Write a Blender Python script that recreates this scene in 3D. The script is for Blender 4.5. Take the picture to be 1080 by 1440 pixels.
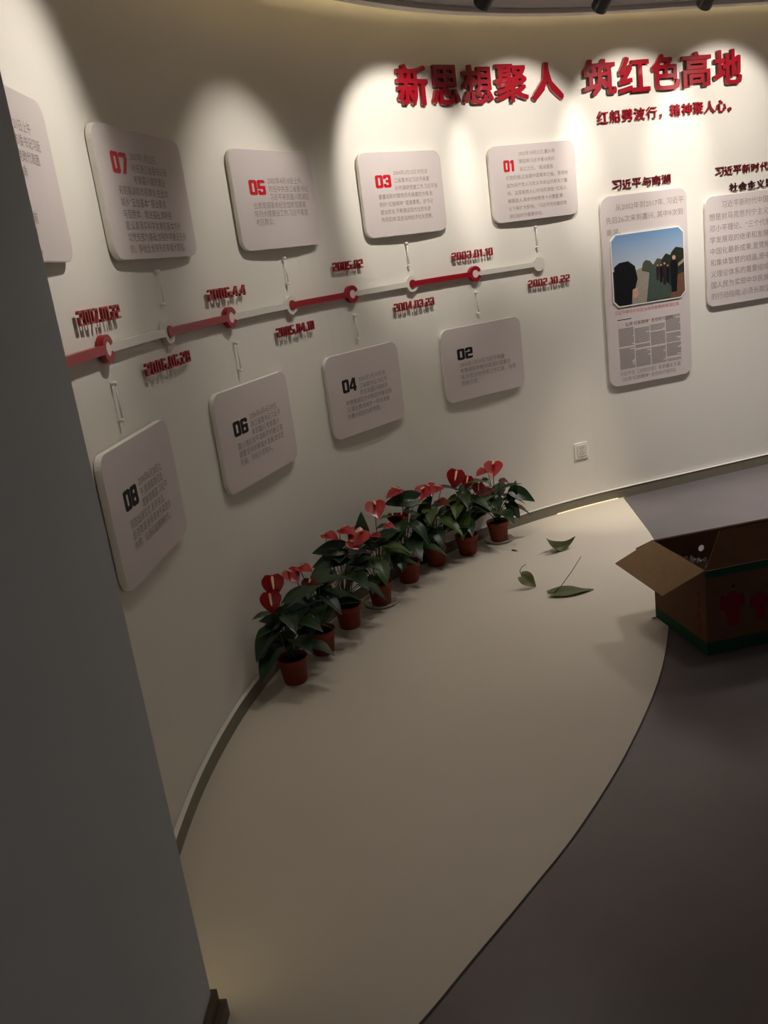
import bpy, bmesh, math, random
from mathutils import Vector, Matrix
random.seed(7)
for o in list(bpy.data.objects): bpy.data.objects.remove(o)
scn = bpy.context.scene
C = scn.collection

# ------------------------------------------------------------------ camera
PITCH, ROLL, FPX = 0.2784788, -0.1347627, 1239.37
cam = bpy.data.objects.new('camera', bpy.data.cameras.new('camera')); C.objects.link(cam)
f0 = Vector((0, math.cos(PITCH), -math.sin(PITCH))); u0 = Vector((0, math.sin(PITCH), math.cos(PITCH))); r0 = Vector((1, 0, 0))
rt = math.cos(ROLL)*r0 + math.sin(ROLL)*u0; up = -math.sin(ROLL)*r0 + math.cos(ROLL)*u0
M = Matrix((rt, up, -f0)).transposed().to_4x4(); M.translation = Vector((0, 0, 1.45)); cam.matrix_world = M
cam.data.sensor_fit = 'VERTICAL'; cam.data.sensor_height = 36; cam.data.lens = FPX/1440*36
cam.data.clip_start = .05
scn.camera = cam
# ------------------------------------------------------------------ world + exposure
w = bpy.data.worlds.new('world'); scn.world = w; w.use_nodes = True
w.node_tree.nodes['Background'].inputs[0].default_value = (.5, .52, .56, 1)
w.node_tree.nodes['Background'].inputs[1].default_value = 0.05
vs = scn.view_settings; vs.view_transform = 'Standard'; vs.look = 'None'; vs.gamma = 1; vs.use_curve_mapping = False
vs.exposure = 0.0
SPOT_W = 23.0; SPILL_W = 9.5; COVE = 4.4; AMB_W = 3.0
WARM = (1.0, .86, .68); SPOTC = (1.0, .93, .835)
# added ambient fill lights that lift the dim side of the room, no fittings modelled
def area(name, loc, size, power, col, rot=(0, 0, 0)):
    l = bpy.data.lights.new(name, 'AREA'); l.energy = power; l.color = col; l.size = size; l.shape = 'DISK'
    o = bpy.data.objects.new(name, l); o.location = loc; o.rotation_euler = rot; C.objects.link(o); return o
area('downlight', (2.6, .6, 2.385), .16, AMB_W, (1, .93, .88))
area('downlight', (1.1, -1.2, 2.385), .16, AMB_W, (1, .93, .88))
def fill_spot(x, y, e, deg, col, soft=.12, tx=None, ty=None):
    l = bpy.data.lights.new('downlight', 'SPOT'); l.energy = e; l.color = col; l.spot_size = math.radians(deg); l.spot_blend = 1; l.shadow_soft_size = soft
    o = bpy.data.objects.new('downlight', l); o.location = (x, y, 2.40); C.objects.link(o)
    if tx: o.rotation_euler = (Vector((tx, ty, 0))-Vector((x, y, 2.4))).to_track_quat('-Z', 'Y').to_euler()
FILL_SPOTS = [(1.38, 4.05, 74, 22, (1, .88, .68), .03, 1.14, 4.52), (2.1, 4.2, 170, 98, (1, .94, .89)), (3.4, 4.55, 130, 98, (1, .94, .89)), (.45, 3.05, 18, 104, (1, .94, .87))]  # fill spots added to brighten the floor and lower wall
for q in FILL_SPOTS: fill_spot(*q)

# ------------------------------------------------------------------ materials
def srgb(r, g, b):
    f = lambda c: (c/255/12.92) if c/255 <= .04045 else ((c/255+.055)/1.055)**2.4
    return (f(r), f(g), f(b))
def mat(name, col, rough=.6, spec=.4, noise=0, scale=20, bump=0, metal=0, emit=None, es=0, trans=0, coat=0):
    m = bpy.data.materials.new(name); m.use_nodes = True; nt = m.node_tree; p = nt.nodes['Principled BSDF']
    p.inputs['Base Color'].default_value = (*col, 1); p.inputs['Roughness'].default_value = rough
    p.inputs['Specular IOR Level'].default_value = spec; p.inputs['Metallic'].default_value = metal
    p.inputs['Transmission Weight'].default_value = trans; p.inputs['Coat Weight'].default_value = coat
    if emit: p.inputs['Emission Color'].default_value = (*emit, 1); p.inputs['Emission Strength'].default_value = es
    if noise or bump:
        tc = nt.nodes.new('ShaderNodeTexCoord'); n = nt.nodes.new('ShaderNodeTexNoise'); n.inputs['Scale'].default_value = scale
        n.inputs['Detail'].default_value = 5; nt.links.new(tc.outputs['Object'], n.inputs['Vector'])
        if noise:
            r = nt.nodes.new('ShaderNodeValToRGB'); r.color_ramp.elements[0].position = .3; r.color_ramp.elements[1].position = .7
            r.color_ramp.elements[0].color = (*[c*(1-noise) for c in col], 1); r.color_ramp.elements[1].color = (*[min(1, c*(1+noise)) for c in col], 1)
            nt.links.new(n.outputs['Fac'], r.inputs[0]); nt.links.new(r.outputs[0], p.inputs['Base Color'])
        if bump:
            b = nt.nodes.new('ShaderNodeBump'); b.inputs['Strength'].default_value = bump; b.inputs['Distance'].default_value = .003
            nt.links.new(n.outputs['Fac'], b.inputs['Height']); nt.links.new(b.outputs[0], p.inputs['Normal'])
    return m
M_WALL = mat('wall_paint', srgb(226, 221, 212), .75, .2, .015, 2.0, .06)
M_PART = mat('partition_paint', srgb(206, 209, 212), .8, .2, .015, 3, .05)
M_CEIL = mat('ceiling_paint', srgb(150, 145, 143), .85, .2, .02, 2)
M_RIM = mat('ceiling_rim', srgb(225, 220, 212), .7, .2, .01, 3)
M_DARKF = mat('grey_vinyl', srgb(104, 97, 99), .30, .5, .06, 6, .03)
M_CREAM = mat('cream_vinyl', srgb(210, 201, 187), .42, .4, .02, 1.5, .02)
M_BASE = mat('skirting_metal', srgb(120, 114, 98), .45, .5, .05, 30)
M_TRIM = mat('skirting_dark', srgb(84, 72, 56), .5, .4, .05, 30)
M_RED = mat('red_acrylic', srgb(146, 12, 30), .3, .5, .03, 12, coat=.3)
M_REDS = mat('red_acrylic_thin', srgb(150, 16, 32), .3, .5, .03, 12)
M_DRED = mat('maroon_acrylic', srgb(112, 22, 30), .3, .5, .03, 12)
M_BRN = mat('dark_maroon_acrylic', srgb(78, 28, 30), .35, .5, .03, 12)
M_WHITE = mat('white_pvc', srgb(236, 232, 224), .5, .4, .01, 20)
M_BARW = mat('off_white_acrylic', srgb(214, 210, 200), .4, .5, .01, 20)
M_NODE = mat('pinkish_acrylic', srgb(226, 206, 202), .35, .5, .01, 20)
M_PRINT = mat('pink_grey_print', srgb(208, 197, 195), .6, .3, .015, 8)
M_TXT = mat('grey_print_ink', srgb(150, 136, 133), .7, .2, .02, 40)
M_TXT2 = mat('red_print_ink', srgb(190, 120, 118), .7, .2, .02, 40)
M_TXTB = mat('black_print_ink', srgb(40, 34, 34), .7, .2, .02, 40)
M_INKR = mat('crimson_print_ink', srgb(200, 24, 40), .5, .3, .02, 40)
M_BLACK = mat('black_metal', srgb(22, 21, 22), .4, .5, .03, 30)
M_LENS = mat('lamp_lens', (1, .95, .85), .3, .5, emit=SPOTC, es=6)
M_LED = mat('led_strip', (1, .9, .6), .5, .3, emit=(1, .80, .45), es=COVE*3.2)
M_LEDF = mat('led_floor_strip', (1, .9, .6), .5, .3, emit=(1, .83, .52), es=.8)
M_LEDL = mat('step_light_lens', (1, .9, .6), .5, .3, emit=(1, .80, .40), es=22)
M_POT = mat('terracotta_plastic', srgb(132, 50, 34), .55, .4, .06, 25)
M_SOIL = mat('potting_soil', srgb(38, 27, 20), .95, .1, .4, 60, .8)
M_SAUC = mat('white_plastic', srgb(214, 205, 200), .4, .5, .01, 20)
M_LEAF = mat('anthurium_leaf', srgb(32, 56, 30), .33, .5, .25, 18, .1)
M_LEAF2 = mat('anthurium_leaf_young', srgb(66, 86, 36), .36, .5, .2, 18, .1)
M_STEM = mat('anthurium_stem', srgb(70, 84, 42), .5, .4, .1, 40)
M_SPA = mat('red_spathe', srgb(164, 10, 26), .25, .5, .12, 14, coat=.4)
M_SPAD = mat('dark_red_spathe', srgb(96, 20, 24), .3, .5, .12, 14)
M_SPX = mat('pale_spadix', srgb(238, 190, 150), .5, .4, .1, 60)
M_DLEAF = mat('wilting_leaf', srgb(82, 88, 50), .45, .4, .2, 14, .1)
M_DLEAF2 = mat('pale_wilting_leaf', srgb(112, 112, 66), .5, .4, .2, 14, .1)
M_PETAL = mat('dried_petal', srgb(112, 34, 22), .6, .3, .2, 30)
M_CARD = mat('corrugated_cardboard', srgb(134, 108, 78), .85, .15, .05, 30, .15)
M_CARDP = mat('printed_cardboard', srgb(104, 72, 52), .75, .2, .08, 22, .1)
M_GREEN = mat('green_carton_print', srgb(24, 70, 52), .7, .25, .08, 30)
M_CRED = mat('dark_red_carton_print', srgb(120, 18, 26), .7, .25, .06, 30)
M_CDK = mat('dark_carton_print', srgb(44, 30, 24), .7, .2, .06, 30)
M_HOLE = mat('carton_hole_grey', srgb(150, 140, 130), .8, .2, .05, 30)
M_FILM = mat('clear_film', (.9, .92, .95), .08, .8, trans=.96, noise=.02, scale=30)
M_SLOT = mat('socket_slot', srgb(50, 48, 46), .6, .3, .02, 40)

# ------------------------------------------------------------------ helpers
def tag(o, label=None, cat=None, group=None, kind=None):
    if label: o['label'] = label
    if cat: o['category'] = cat
    if group: o['group'] = group
    if kind: o['kind'] = kind
    return o
def empty(name, mw, label, cat, group=None):
    o = bpy.data.objects.new(name, None); o.empty_display_size = .05; C.objects.link(o)
    o.matrix_world = mw if isinstance(mw, Matrix) else Matrix.Translation(mw)
    return tag(o, label, cat, group)
def obj(name, bm, m, parent=None, smooth=False, mw=None):
    me = bpy.data.meshes.new(name)
    if isinstance(bm, bmesh.types.BMesh):
        bm.normal_update(); bm.to_mesh(me); bm.free()
    else: me = bm
    for x in (m if isinstance(m, (list, tuple)) else [m]): me.materials.append(x)
    if smooth:
        for p in me.polygons: p.use_smooth = True
    o = bpy.data.objects.new(name, me); C.objects.link(o)
    if parent: o.parent = parent
    if mw is not None: o.matrix_local = mw
    return o
def bmn(): return bmesh.new()
def box(bm, x0, x1, y0, y1, z0, z1, mi=0):
    v = [bm.verts.new(p) for p in [(x0,y0,z0),(x1,y0,z0),(x1,y1,z0),(x0,y1,z0),(x0,y0,z1),(x1,y0,z1),(x1,y1,z1),(x0,y1,z1)]]
    for q in [(3,2,1,0),(4,5,6,7),(0,1,5,4),(1,2,6,5),(2,3,7,6),(3,0,4,7)]:
        f = bm.faces.new([v[i] for i in q]); f.material_index = mi
def prism(bm, pts, z0, z1, mi=0, mside=None):
    a = [bm.verts.new((x, y, z0)) for x, y in pts]; b = [bm.verts.new((x, y, z1)) for x, y in pts]
    n = len(pts)
    f = bm.faces.new(list(reversed(a))); f.material_index = mi
    f = bm.faces.new(b); f.material_index = mi
    for i in range(n):
        f = bm.faces.new([a[i], a[(i+1) % n], b[(i+1) % n], b[i]]); f.material_index = mi if mside is None else mside
def rrect(x0, x1, y0, y1, r, n=6):
    P = []
    for cx, cy, a in ((x1-r, y0+r, -90), (x1-r, y1-r, 0), (x0+r, y1-r, 90), (x0+r, y0+r, 180)):
        for i in range(n+1):
            t = math.radians(a+90*i/n); P.append((cx+r*math.cos(t), cy+r*math.sin(t)))
    return P
def lathe(bm, prof, n=24, mi=0):
    rings = []
    for r, z in prof:
        rings.append([bm.verts.new((r*math.cos(2*math.pi*i/n), r*math.sin(2*math.pi*i/n), z)) for i in range(n)] if r > 1e-6 else [bm.verts.new((0, 0, z))])
    for a, b in zip(rings, rings[1:]):
        for i in range(n):
            j = (i+1) % n
            if len(a) == 1 and len(b) == 1: continue
            if len(a) == 1: q = [a[0], b[j], b[i]]
            elif len(b) == 1: q = [a[i], a[j], b[0]]
            else: q = [a[i], a[j], b[j], b[i]]
            f = bm.faces.new(q); f.material_index = mi
def tube(bm, pts, r, n=6, r2=None, mi=0):
    pts = [Vector(p) for p in pts]; rings = []
    for i, p in enumerate(pts):
        d = (pts[min(i+1, len(pts)-1)]-pts[max(i-1, 0)]).normalized()
        a = d.orthogonal().normalized() if i == 0 else (pa - d*pa.dot(d)).normalized()
        pa = a; b = d.cross(a); rr = r if r2 is None else r+(r2-r)*i/(len(pts)-1)
        rings.append([bm.verts.new(p+a*rr*math.cos(2*math.pi*k/n)+b*rr*math.sin(2*math.pi*k/n)) for k in range(n)])
    for A, B in zip(rings, rings[1:]):
        for k in range(n):
            f = bm.faces.new([A[k], A[(k+1) % n], B[(k+1) % n], B[k]]); f.material_index = mi
    bm.faces.new(list(reversed(rings[0]))).material_index = mi; bm.faces.new(rings[-1]).material_index = mi

# ------------------------------------------------------------------ the curved wall's plan line
CT = [(-0.578, 1.002), (-0.625, 1.259), (-0.657, 1.519), (-0.674, 1.78), (-0.675, 2.042), (-0.66, 2.303), (-0.625, 2.563), (-0.572, 2.819), (-0.497, 3.07), (-0.398, 3.312), (-0.275, 3.543), (-0.127, 3.759), (0.044, 3.957), (0.234, 4.136), (0.441, 4.297), (0.662, 4.437), (0.894, 4.557), (1.136, 4.657), (1.386, 4.736), (1.638, 4.809), (1.888, 4.883), (2.139, 4.958), (2.39, 5.032), (2.641, 5.105), (2.893, 5.178), (3.144, 5.251), (3.395, 5.325), (3.647, 5.399), (3.898, 5.472), (4.149, 5.546), (4.4, 5.62)]
DS = 7.853322/30
def wp(s):
    t = max(0, min(29.9999, s/DS)); i = int(t); t -= i
    p = [CT[max(0, min(30, k))] for k in (i-1, i, i+1, i+2)]
    if i == 0: p[0] = (2*p[1][0]-p[2][0], 2*p[1][1]-p[2][1])
    if i+2 > 30: p[3] = (2*p[2][0]-p[1][0], 2*p[2][1]-p[1][1])
    return Vector([.5*((2*p[1][k])+(-p[0][k]+p[2][k])*t+(2*p[0][k]-5*p[1][k]+4*p[2][k]-p[3][k])*t*t+(-p[0][k]+3*p[1][k]-3*p[2][k]+p[3][k])*t**3) for k in (0, 1)])
def wt(s): return (wp(s+.01)-wp(s-.01)).normalized()
def wn(s): t = wt(s); return Vector((t.y, -t.x))
def woff(s, d): return wp(s)+wn(s)*d
def frame(s, z, off=0, T=None, P=None):
    t = T or wt(s); n = Vector((t.y, -t.x)); p = P or wp(s); p = p+n*off
    m = Matrix(((t.x, 0, n.x, p.x), (t.y, 0, n.y, p.y), (0, 1, 0, z), (0, 0, 0, 1))); return m
def chord(s0, s1, z, off=0):
    a, b = wp(s0), wp(s1); return frame(0, z, off, (b-a).normalized(), (a+b)/2), (b-a).length
SAMP = [(x, wp(x), wn(x)) for x in [i*.04 for i in range(5, 190)]]
def wdist(x, y):
    q = Vector((x, y)); s, p, n = min(SAMP, key=lambda t: (t[1]-q).length_squared); return (q-p).dot(n)

# ------------------------------------------------------------------ structure
S0, S1 = .15, 7.8533
SS = [S0+(S1-S0)*i/110 for i in range(111)]
def ribbon(name, m, d0, d1, z0, z1, sa=S0, sb=S1, n=110, kind='structure', parent=None):
    bm = bmn(); R = []
    for i in range(n+1):
        s = sa+(sb-sa)*i/n; a = woff(s, d0); b = woff(s, d1)
        R.append([bm.verts.new(q) for q in ((a.x, a.y, z0), (b.x, b.y, z0), (b.x, b.y, z1), (a.x, a.y, z1))])
    for A, B in zip(R, R[1:]):
        for k in range(4): bm.faces.new([A[k], A[(k+1) % 4], B[(k+1) % 4], B[k]])
    bm.faces.new(list(reversed(R[0]))); bm.faces.new(R[-1])
    bmesh.ops.recalc_face_normals(bm, faces=bm.faces)
    o = obj(name, bm, m, parent)
    if kind: tag(o, kind=kind)
    return o
w_ = ribbon('wall_back', M_WALL, 0, -.12, 0, 2.78)
ribbon('baseboard_back', M_BASE, .002, .014, 0, .058)
ribbon('baseboard_cap', M_RIM, .002, .017, .058, .0615)
XL, XR, YF, YB = -1.3, 4.4, -2.6, 5.9
bm = bmn(); box(bm, XL, XR, YF, YB, -.1, 0); tag(obj('floor', bm, M_DARKF), kind='structure')
bm = bmn(); box(bm, XL, XR, YF, YB, 2.78, 2.88); tag(obj('ceiling', bm, M_WALL), kind='structure')
bm = bmn(); box(bm, XR, XR+.1, YF, YB, 0, 2.78); tag(obj('wall_right', bm, M_PART), kind='structure')
bm = bmn(); box(bm, XL, XR, YF-.1, YF, 0, 2.78); tag(obj('wall_front', bm, M_PART), kind='structure')
# lowered ceiling with a curved edge held off the wall
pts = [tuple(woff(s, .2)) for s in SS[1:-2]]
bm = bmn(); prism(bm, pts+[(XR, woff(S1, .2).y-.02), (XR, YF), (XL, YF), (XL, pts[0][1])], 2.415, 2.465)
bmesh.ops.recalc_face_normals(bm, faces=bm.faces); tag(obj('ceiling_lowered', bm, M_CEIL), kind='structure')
ribbon('trim_1', M_RIM, .185, .2, 2.395, 2.47)
ribbon('trim_2', M_RIM, .2, .232, 2.395, 2.4148)
o = ribbon('led_strip', M_LED, .215, .232, 2.4702, 2.482, .2, 7.8, 110, None)
tag(o, 'warm LED strip lying in the cove above the curved ceiling edge', 'light strip')
# partition at the left
A = Vector((-.478, 1.462)); B = Vector((-.76, -2.6))
d = (B-A).normalized(); nb = Vector((d.y, -d.x))
if nb.x > 0: nb = -nb
bm = bmn(); prism(bm, [tuple(A), tuple(B), tuple(B+nb*.5), tuple(Vector((A.x, 1.1))+Vector((-.16, 0))), tuple(A+nb*.075)], 0, 2.78)
bmesh.ops.recalc_face_normals(bm, faces=bm.faces); tag(obj('wall_left', bm, M_PART), kind='structure')
def skirt(name, th, z0, z1, ext):
    a0 = A-d*ext; b0 = B; a1 = A-nb*th-d*ext
    bm = bmn(); prism(bm, [tuple(a1), tuple(B-nb*th), tuple(B-nb*.001), tuple(A-nb*.001), tuple(A-d*.001), tuple(A-d*.001+nb*.07), tuple(a0+nb*.07)], z0, z1)
    bmesh.ops.recalc_face_normals(bm, faces=bm.faces); return tag(obj(name, bm, M_TRIM), kind='structure')
skirt('baseboard_left', .010, 0, .078, .010)
skirt('trim_3', .022, 0, .042, .020)
# small step light on the partition's narrow end, throws the warm pool on the floor
mt = Matrix.Translation((A.x-.040, A.y+.0005, .16))
sl = empty('step_light', mt, 'small warm step light on the end face of the grey partition', 'lamp')
bm = bmn(); box(bm, -.026, .026, 0, .010, -.02, .02); obj('housing', bm, M_WHITE, sl)
bm = bmn(); box(bm, -.020, .020, .010, .012, -.012, .012); obj('lens', bm, M_LEDL, sl)
# cream inlay
edge = [(1.333, 4.700), (1.300, 4.35), (1.254, 3.933), (1.15, 3.45), (0.987, 2.986), (0.818, 2.605), (0.596, 2.223), (0.385, 1.921), (0.207, 1.707), (0.059, 1.538), (-0.066, 1.395), (-.26, 1.2), (-.45, 1.04)]
def cr(P, n=8):
    out = []
    for i in range(len(P)-1):
        p = [P[max(0, min(len(P)-1, k))] for k in (i-1, i, i+1, i+2)]
        for j in range(n):
            t = j/n; out.append(tuple(.5*((2*p[1][k])+(-p[0][k]+p[2][k])*t+(2*p[0][k]-5*p[1][k]+4*p[2][k]-p[3][k])*t*t+(-p[0][k]+3*p[1][k]-3*p[2][k]+p[3][k])*t**3) for k in (0, 1)))
    out.append(P[-1]); return out
SC = 4.70
wl = [tuple(woff(S0+(SC-S0)*i/60, .0005)) for i in range(61)]
bm = bmn(); prism(bm, wl+cr(edge), 0.0002, .0035); bmesh.ops.recalc_face_normals(bm, faces=bm.faces)
bmesh.ops.triangulate(bm, faces=bm.faces); tag(obj('floor_inlay', bm, M_CREAM), kind='structure')
FL = .0035
bm = bmn(); ee = cr(edge)
for (a, b) in zip(ee, ee[1:]):   # thin dark joint around the inlay
    a = Vector(a); b = Vector(b); n = Vector((-(b-a).y, (b-a).x)).normalized()*.003
    v = [bm.verts.new((p.x, p.y, .0030)) for p in (a-n, a+n, b+n, b-n)]; bm.faces.new(v)
bmesh.ops.recalc_face_normals(bm, faces=bm.faces)
for f in bm.faces:
    if f.normal.z < 0: f.normal_flip()
tag(obj('trim_4', bm, M_TRIM), kind='structure')
o = ribbon('floor_led_strip', M_LEDF, .0145, .0175, .004, .0070, 4.22, 4.62, 20, None)
tag(o, 'thin warm LED strip along the foot of the skirting beside the straight end of the cream floor', 'light strip')

# ------------------------------------------------------------------ spotlights
def spot(head, s_aim, z_aim, label, power=1.0, half=32, blend=.48, spill=1.0):
    hx, hy, hz = head; tgt = wp(s_aim); tgt = Vector((tgt.x, tgt.y, z_aim)); P = Vector(head)
    r = empty('track_spotlight', Vector((hx, hy, 2.415)), label, 'spotlight', 'black ceiling spotlights along the curved wall')
    dirv = (tgt-P).normalized(); q = dirv.to_track_quat('Z', 'Y').to_matrix().to_4x4()
    lp = P-Vector((hx, hy, 2.415))
    bm = bmn(); lathe(bm, [(0, 0), (.03, 0), (.03, -.02), (.008, -.02), (.008, lp.z-.0)], 16); 
    obj('mount', bm, M_BLACK, r, True)
    bm = bmn(); lathe(bm, [(0, -.085), (.026, -.085), (.03, -.08), (.034, .02), (.034, .045), (.028, .045), (.026, .02), (0, .02)], 20)
    body = obj('lamp_body', bm, M_BLACK, r, False, Matrix.Translation(lp)@q)
    bm = bmn(); lathe(bm, [(0, .024), (.025, .024)], 20); obj('lens', bm, M_LENS, body)
    sdir = (Vector((tgt.x, tgt.y, z_aim-1.3))-P).normalized()
    for nm, e, a, bl, dv in (('lamp', SPOT_W*power, half, blend, dirv), ('lamp_spill', SPILL_W*power*spill, 52, 1, sdir)):
        l = bpy.data.lights.new(nm, 'SPOT'); l.energy = e; l.color = SPOTC; l.spot_size = math.radians(2*a); l.spot_blend = bl; l.shadow_soft_size = .02
        lo = bpy.data.objects.new(nm, l); C.objects.link(lo); lo.parent = r
        lo.matrix_local = Matrix.Translation(lp+dirv*.05)@dv.to_track_quat('-Z', 'Y').to_matrix().to_4x4()
def head_at(s, d, z=2.31): p = woff(s, d); return (p.x, p.y, z)
spot((.62, 3.55, 2.31), 3.47, 1.83, 'black spotlight under the ceiling edge, leftmost of the three heads showing at the top', 1.25)
spot((1.13, 3.85, 2.31), 4.18, 1.85, 'black spotlight under the ceiling edge, middle of the three heads showing at the top', 1.15)
spot((1.62, 4.04, 2.31), 4.82, 1.87, 'black spotlight under the ceiling edge, rightmost of the three heads showing at the top', 1.15)
spot(head_at(5.36, .76), 5.36, 1.86, 'black spotlight lighting the end of the big red slogan', 1.2)
spot(head_at(6.3, .76), 6.3, 1.84, 'black spotlight farthest right along the curved wall', 1.0)
spot(head_at(2.62, .66), 2.47, 1.66, 'black spotlight lighting the white panel numbered 05', .62, 32, .8)
spot(head_at(1.35, .68), 1.15, 1.80, 'black spotlight on the left wall near the panel numbered 07', .9, 35, .85)

for i, (x, y) in enumerate([q[:2] for q in FILL_SPOTS]):
    r = empty('recessed_downlight', Vector((x, y, 2.415)), ['small recessed ceiling downlight above the bright corner of the cream floor', 'recessed ceiling downlight above the cardboard box side of the wall', 'recessed ceiling downlight farthest right', 'recessed ceiling downlight above the potted plants'][i], 'downlight', 'recessed downlights in the lowered ceiling')  # made-up fitting at each added fill spot
    bm = bmn(); lathe(bm, [(.036, 0), (.050, -.001), (.051, -.004), (.038, -.006), (.036, 0)], 24); obj('ring', bm, M_WHITE, r)
    bm = bmn(); lathe(bm, [(0, -.0012), (.036, -.0012)], 24); obj('lens', bm, M_LENS, r)
# ------------------------------------------------------------------ glyph meshes
def curve_mesh(cu):
    o = bpy.data.objects.new('tmp', cu); C.objects.link(o)
    dg = bpy.context.evaluated_depsgraph_get(); me = bpy.data.meshes.new_from_object(o.evaluated_get(dg)); 
    bpy.data.objects.remove(o); bpy.data.curves.remove(cu); return me
def text_mesh(txt, size=1, offset=0, ext=0, res=2):
    cu = bpy.data.curves.new('t', 'FONT'); cu.body = txt; cu.size = size; cu.offset = offset; cu.extrude = ext; cu.resolution_u = res
    return curve_mesh(cu)
def bbox(me):
    xs = [v.co.x for v in me.vertices]; ys = [v.co.y for v in me.vertices]
    return min(xs), max(xs), min(ys), max(ys)
def fit_char(ch, w, h, ext, offset, res=2):
    me = text_mesh(ch, 1, 0, 0, res); x0, x1, y0, y1 = bbox(me); o_ = offset
    bm = bmn(); x0 -= o_; x1 += o_; y0 -= o_; y1 += o_
    for k, (dx, dy) in enumerate([(0, 0)] + ([(-o_, -o_), (o_, o_), (-o_, o_), (o_, -o_)] if o_ else [])):   # heavier strokes: the glyph laid over itself
        b = bmn(); b.from_mesh(me)
        for v in b.verts: v.co = Vector(((v.co.x+dx-(x0+x1)/2)*w/(x1-x0), (v.co.y+dy-(y0+y1)/2)*h/(y1-y0), 0))
        b = extrude(b, ext); m2 = bpy.data.meshes.new('t')
        for v in b.verts:
            if v.co.z > 0: v.co.z += k*.00012
        b.normal_update(); b.to_mesh(m2); b.free(); bm.from_mesh(m2); bpy.data.meshes.remove(m2)
    bpy.data.meshes.remove(me)
    return bm
def extrude(bm, ext):
    for f in bm.faces:
        if f.normal.z < 0: f.normal_flip()
    bmesh.ops.remove_doubles(bm, verts=bm.verts, dist=1e-6)
    if ext > 0:
        r = bmesh.ops.extrude_face_region(bm, geom=list(bm.faces)); bmesh.ops.translate(bm, vec=(0, 0, ext), verts=[e for e in r['geom'] if isinstance(e, bmesh.types.BMVert)])
        bmesh.ops.recalc_face_normals(bm, faces=bm.faces)
    return bm
# block digits, unit height, with cut corners
DW, DT = .60, .215
def dpoly(ch, DT=DT):
    w, t, m, q = DW, DT, .5, DT/2
    R = lambda a, b, c_, d_: [(a, c_), (b, c_), (b, d_), (a, d_)]
    if ch == '0': return [R(0, w, 0, 1), R(t, w-t, t, 1-t)]
    if ch == '1': return [[(.16, 0), (.16+t+.03, 0), (.16+t+.03, 1), (.19, 1), (.02, .86), (.02, .68), (.16, .74)]]
    if ch == '2': return [[(0, 0), (w, 0), (w, t), (t, t), (t, m-q), (w, m-q), (w, 1), (0, 1), (0, 1-t-.1), (t, 1-t-.1), (t, 1-t), (w-t, 1-t), (w-t, m+q), (0, m+q)]]
    if ch == '3': return [[(0, 0), (w, 0), (w, 1), (0, 1), (0, 1-t-.1), (t, 1-t-.1), (t, 1-t), (w-t, 1-t), (w-t, m+q), (.18, m+q), (.18, m-q), (w-t, m-q), (w-t, t), (t, t), (t, t+.1), (0, t+.1)]]
    if ch == '4': return [[(w-t-.06, 0), (w-.06, 0), (w-.06, .18), (w, .18), (w, .18+t*.8), (w-.06, .18+t*.8), (w-.06, 1), (w-t-.1, 1), (0, .42), (0, .18), (w-t-.06, .18)], [(t-.03, .18+t*.8), (w-t-.06, .18+t*.8), (w-t-.06, .66)]]
    if ch == '5': return [[(0, 0), (w, 0), (w, m+q), (t, m+q), (t, 1-t), (w, 1-t), (w, 1), (0, 1), (0, m-q), (w-t, m-q), (w-t, t), (t, t), (t, t+.1), (0, t+.1)]]
    if ch == '6': return [[(0, 0), (w, 0), (w, m+q), (t, m+q), (t, 1-t), (w-t, 1-t), (w-t, 1-t-.08), (w, 1-t-.08), (w, 1), (0, 1)], R(t, w-t, t, m-q)]
    if ch == '7': return [[(.12, 0), (.12+t+.02, 0), (w, .7), (w, 1), (0, 1), (0, 1-t), (w-t, 1-t), (w-t, .7)]]
    if ch == '8': return [R(0, w, 0, 1), R(t, w-t, t, m-q), R(t, w-t, m+q, 1-t)]
    if ch == '9': return [[(w-x, 1-y) for x, y in P] for P in dpoly('6', DT)]
    if ch == '.': return [R(.05, .25, 0, .2)]
def chamfer(P, first):
    if not first or len(P) < 4: return P
    out = []; xs = [p[0] for p in P]; ys = [p[1] for p in P]; n = len(P); c = .09
    for i, p in enumerate(P):
        if p[0] in (min(xs), max(xs)) and p[1] in (min(ys), max(ys)):
            for o_ in (P[i-1], P[(i+1) % n]):
                L = math.dist(p, o_); k = min(c, L*.4)/L; out.append((p[0]+(o_[0]-p[0])*k, p[1]+(o_[1]-p[1])*k))
        else: out.append(p)
    return out
def adv(ch): return {'.': .40, '1': .56}.get(ch, .83)
_g = {}
def digit_bm(ch, h, ext, wscale=1, x0=0, DT=.215):
    cu = bpy.data.curves.new('d', 'CURVE'); cu.dimensions = '2D'; cu.fill_mode = 'BOTH'
    for k, P in enumerate(dpoly(ch, DT)):
        P = chamfer(P, k == 0 and ch != '.'); sp = cu.splines.new('POLY'); sp.points.add(len(P)-1); sp.use_cyclic_u = True
        for i, (x, y) in enumerate(P): sp.points[i].co = (x0+x*h*wscale, y*h, 0, 1)
    me = curve_mesh(cu); b = bmn(); b.from_mesh(me); bpy.data.meshes.remove(me)
    return extrude(b, ext)

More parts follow.
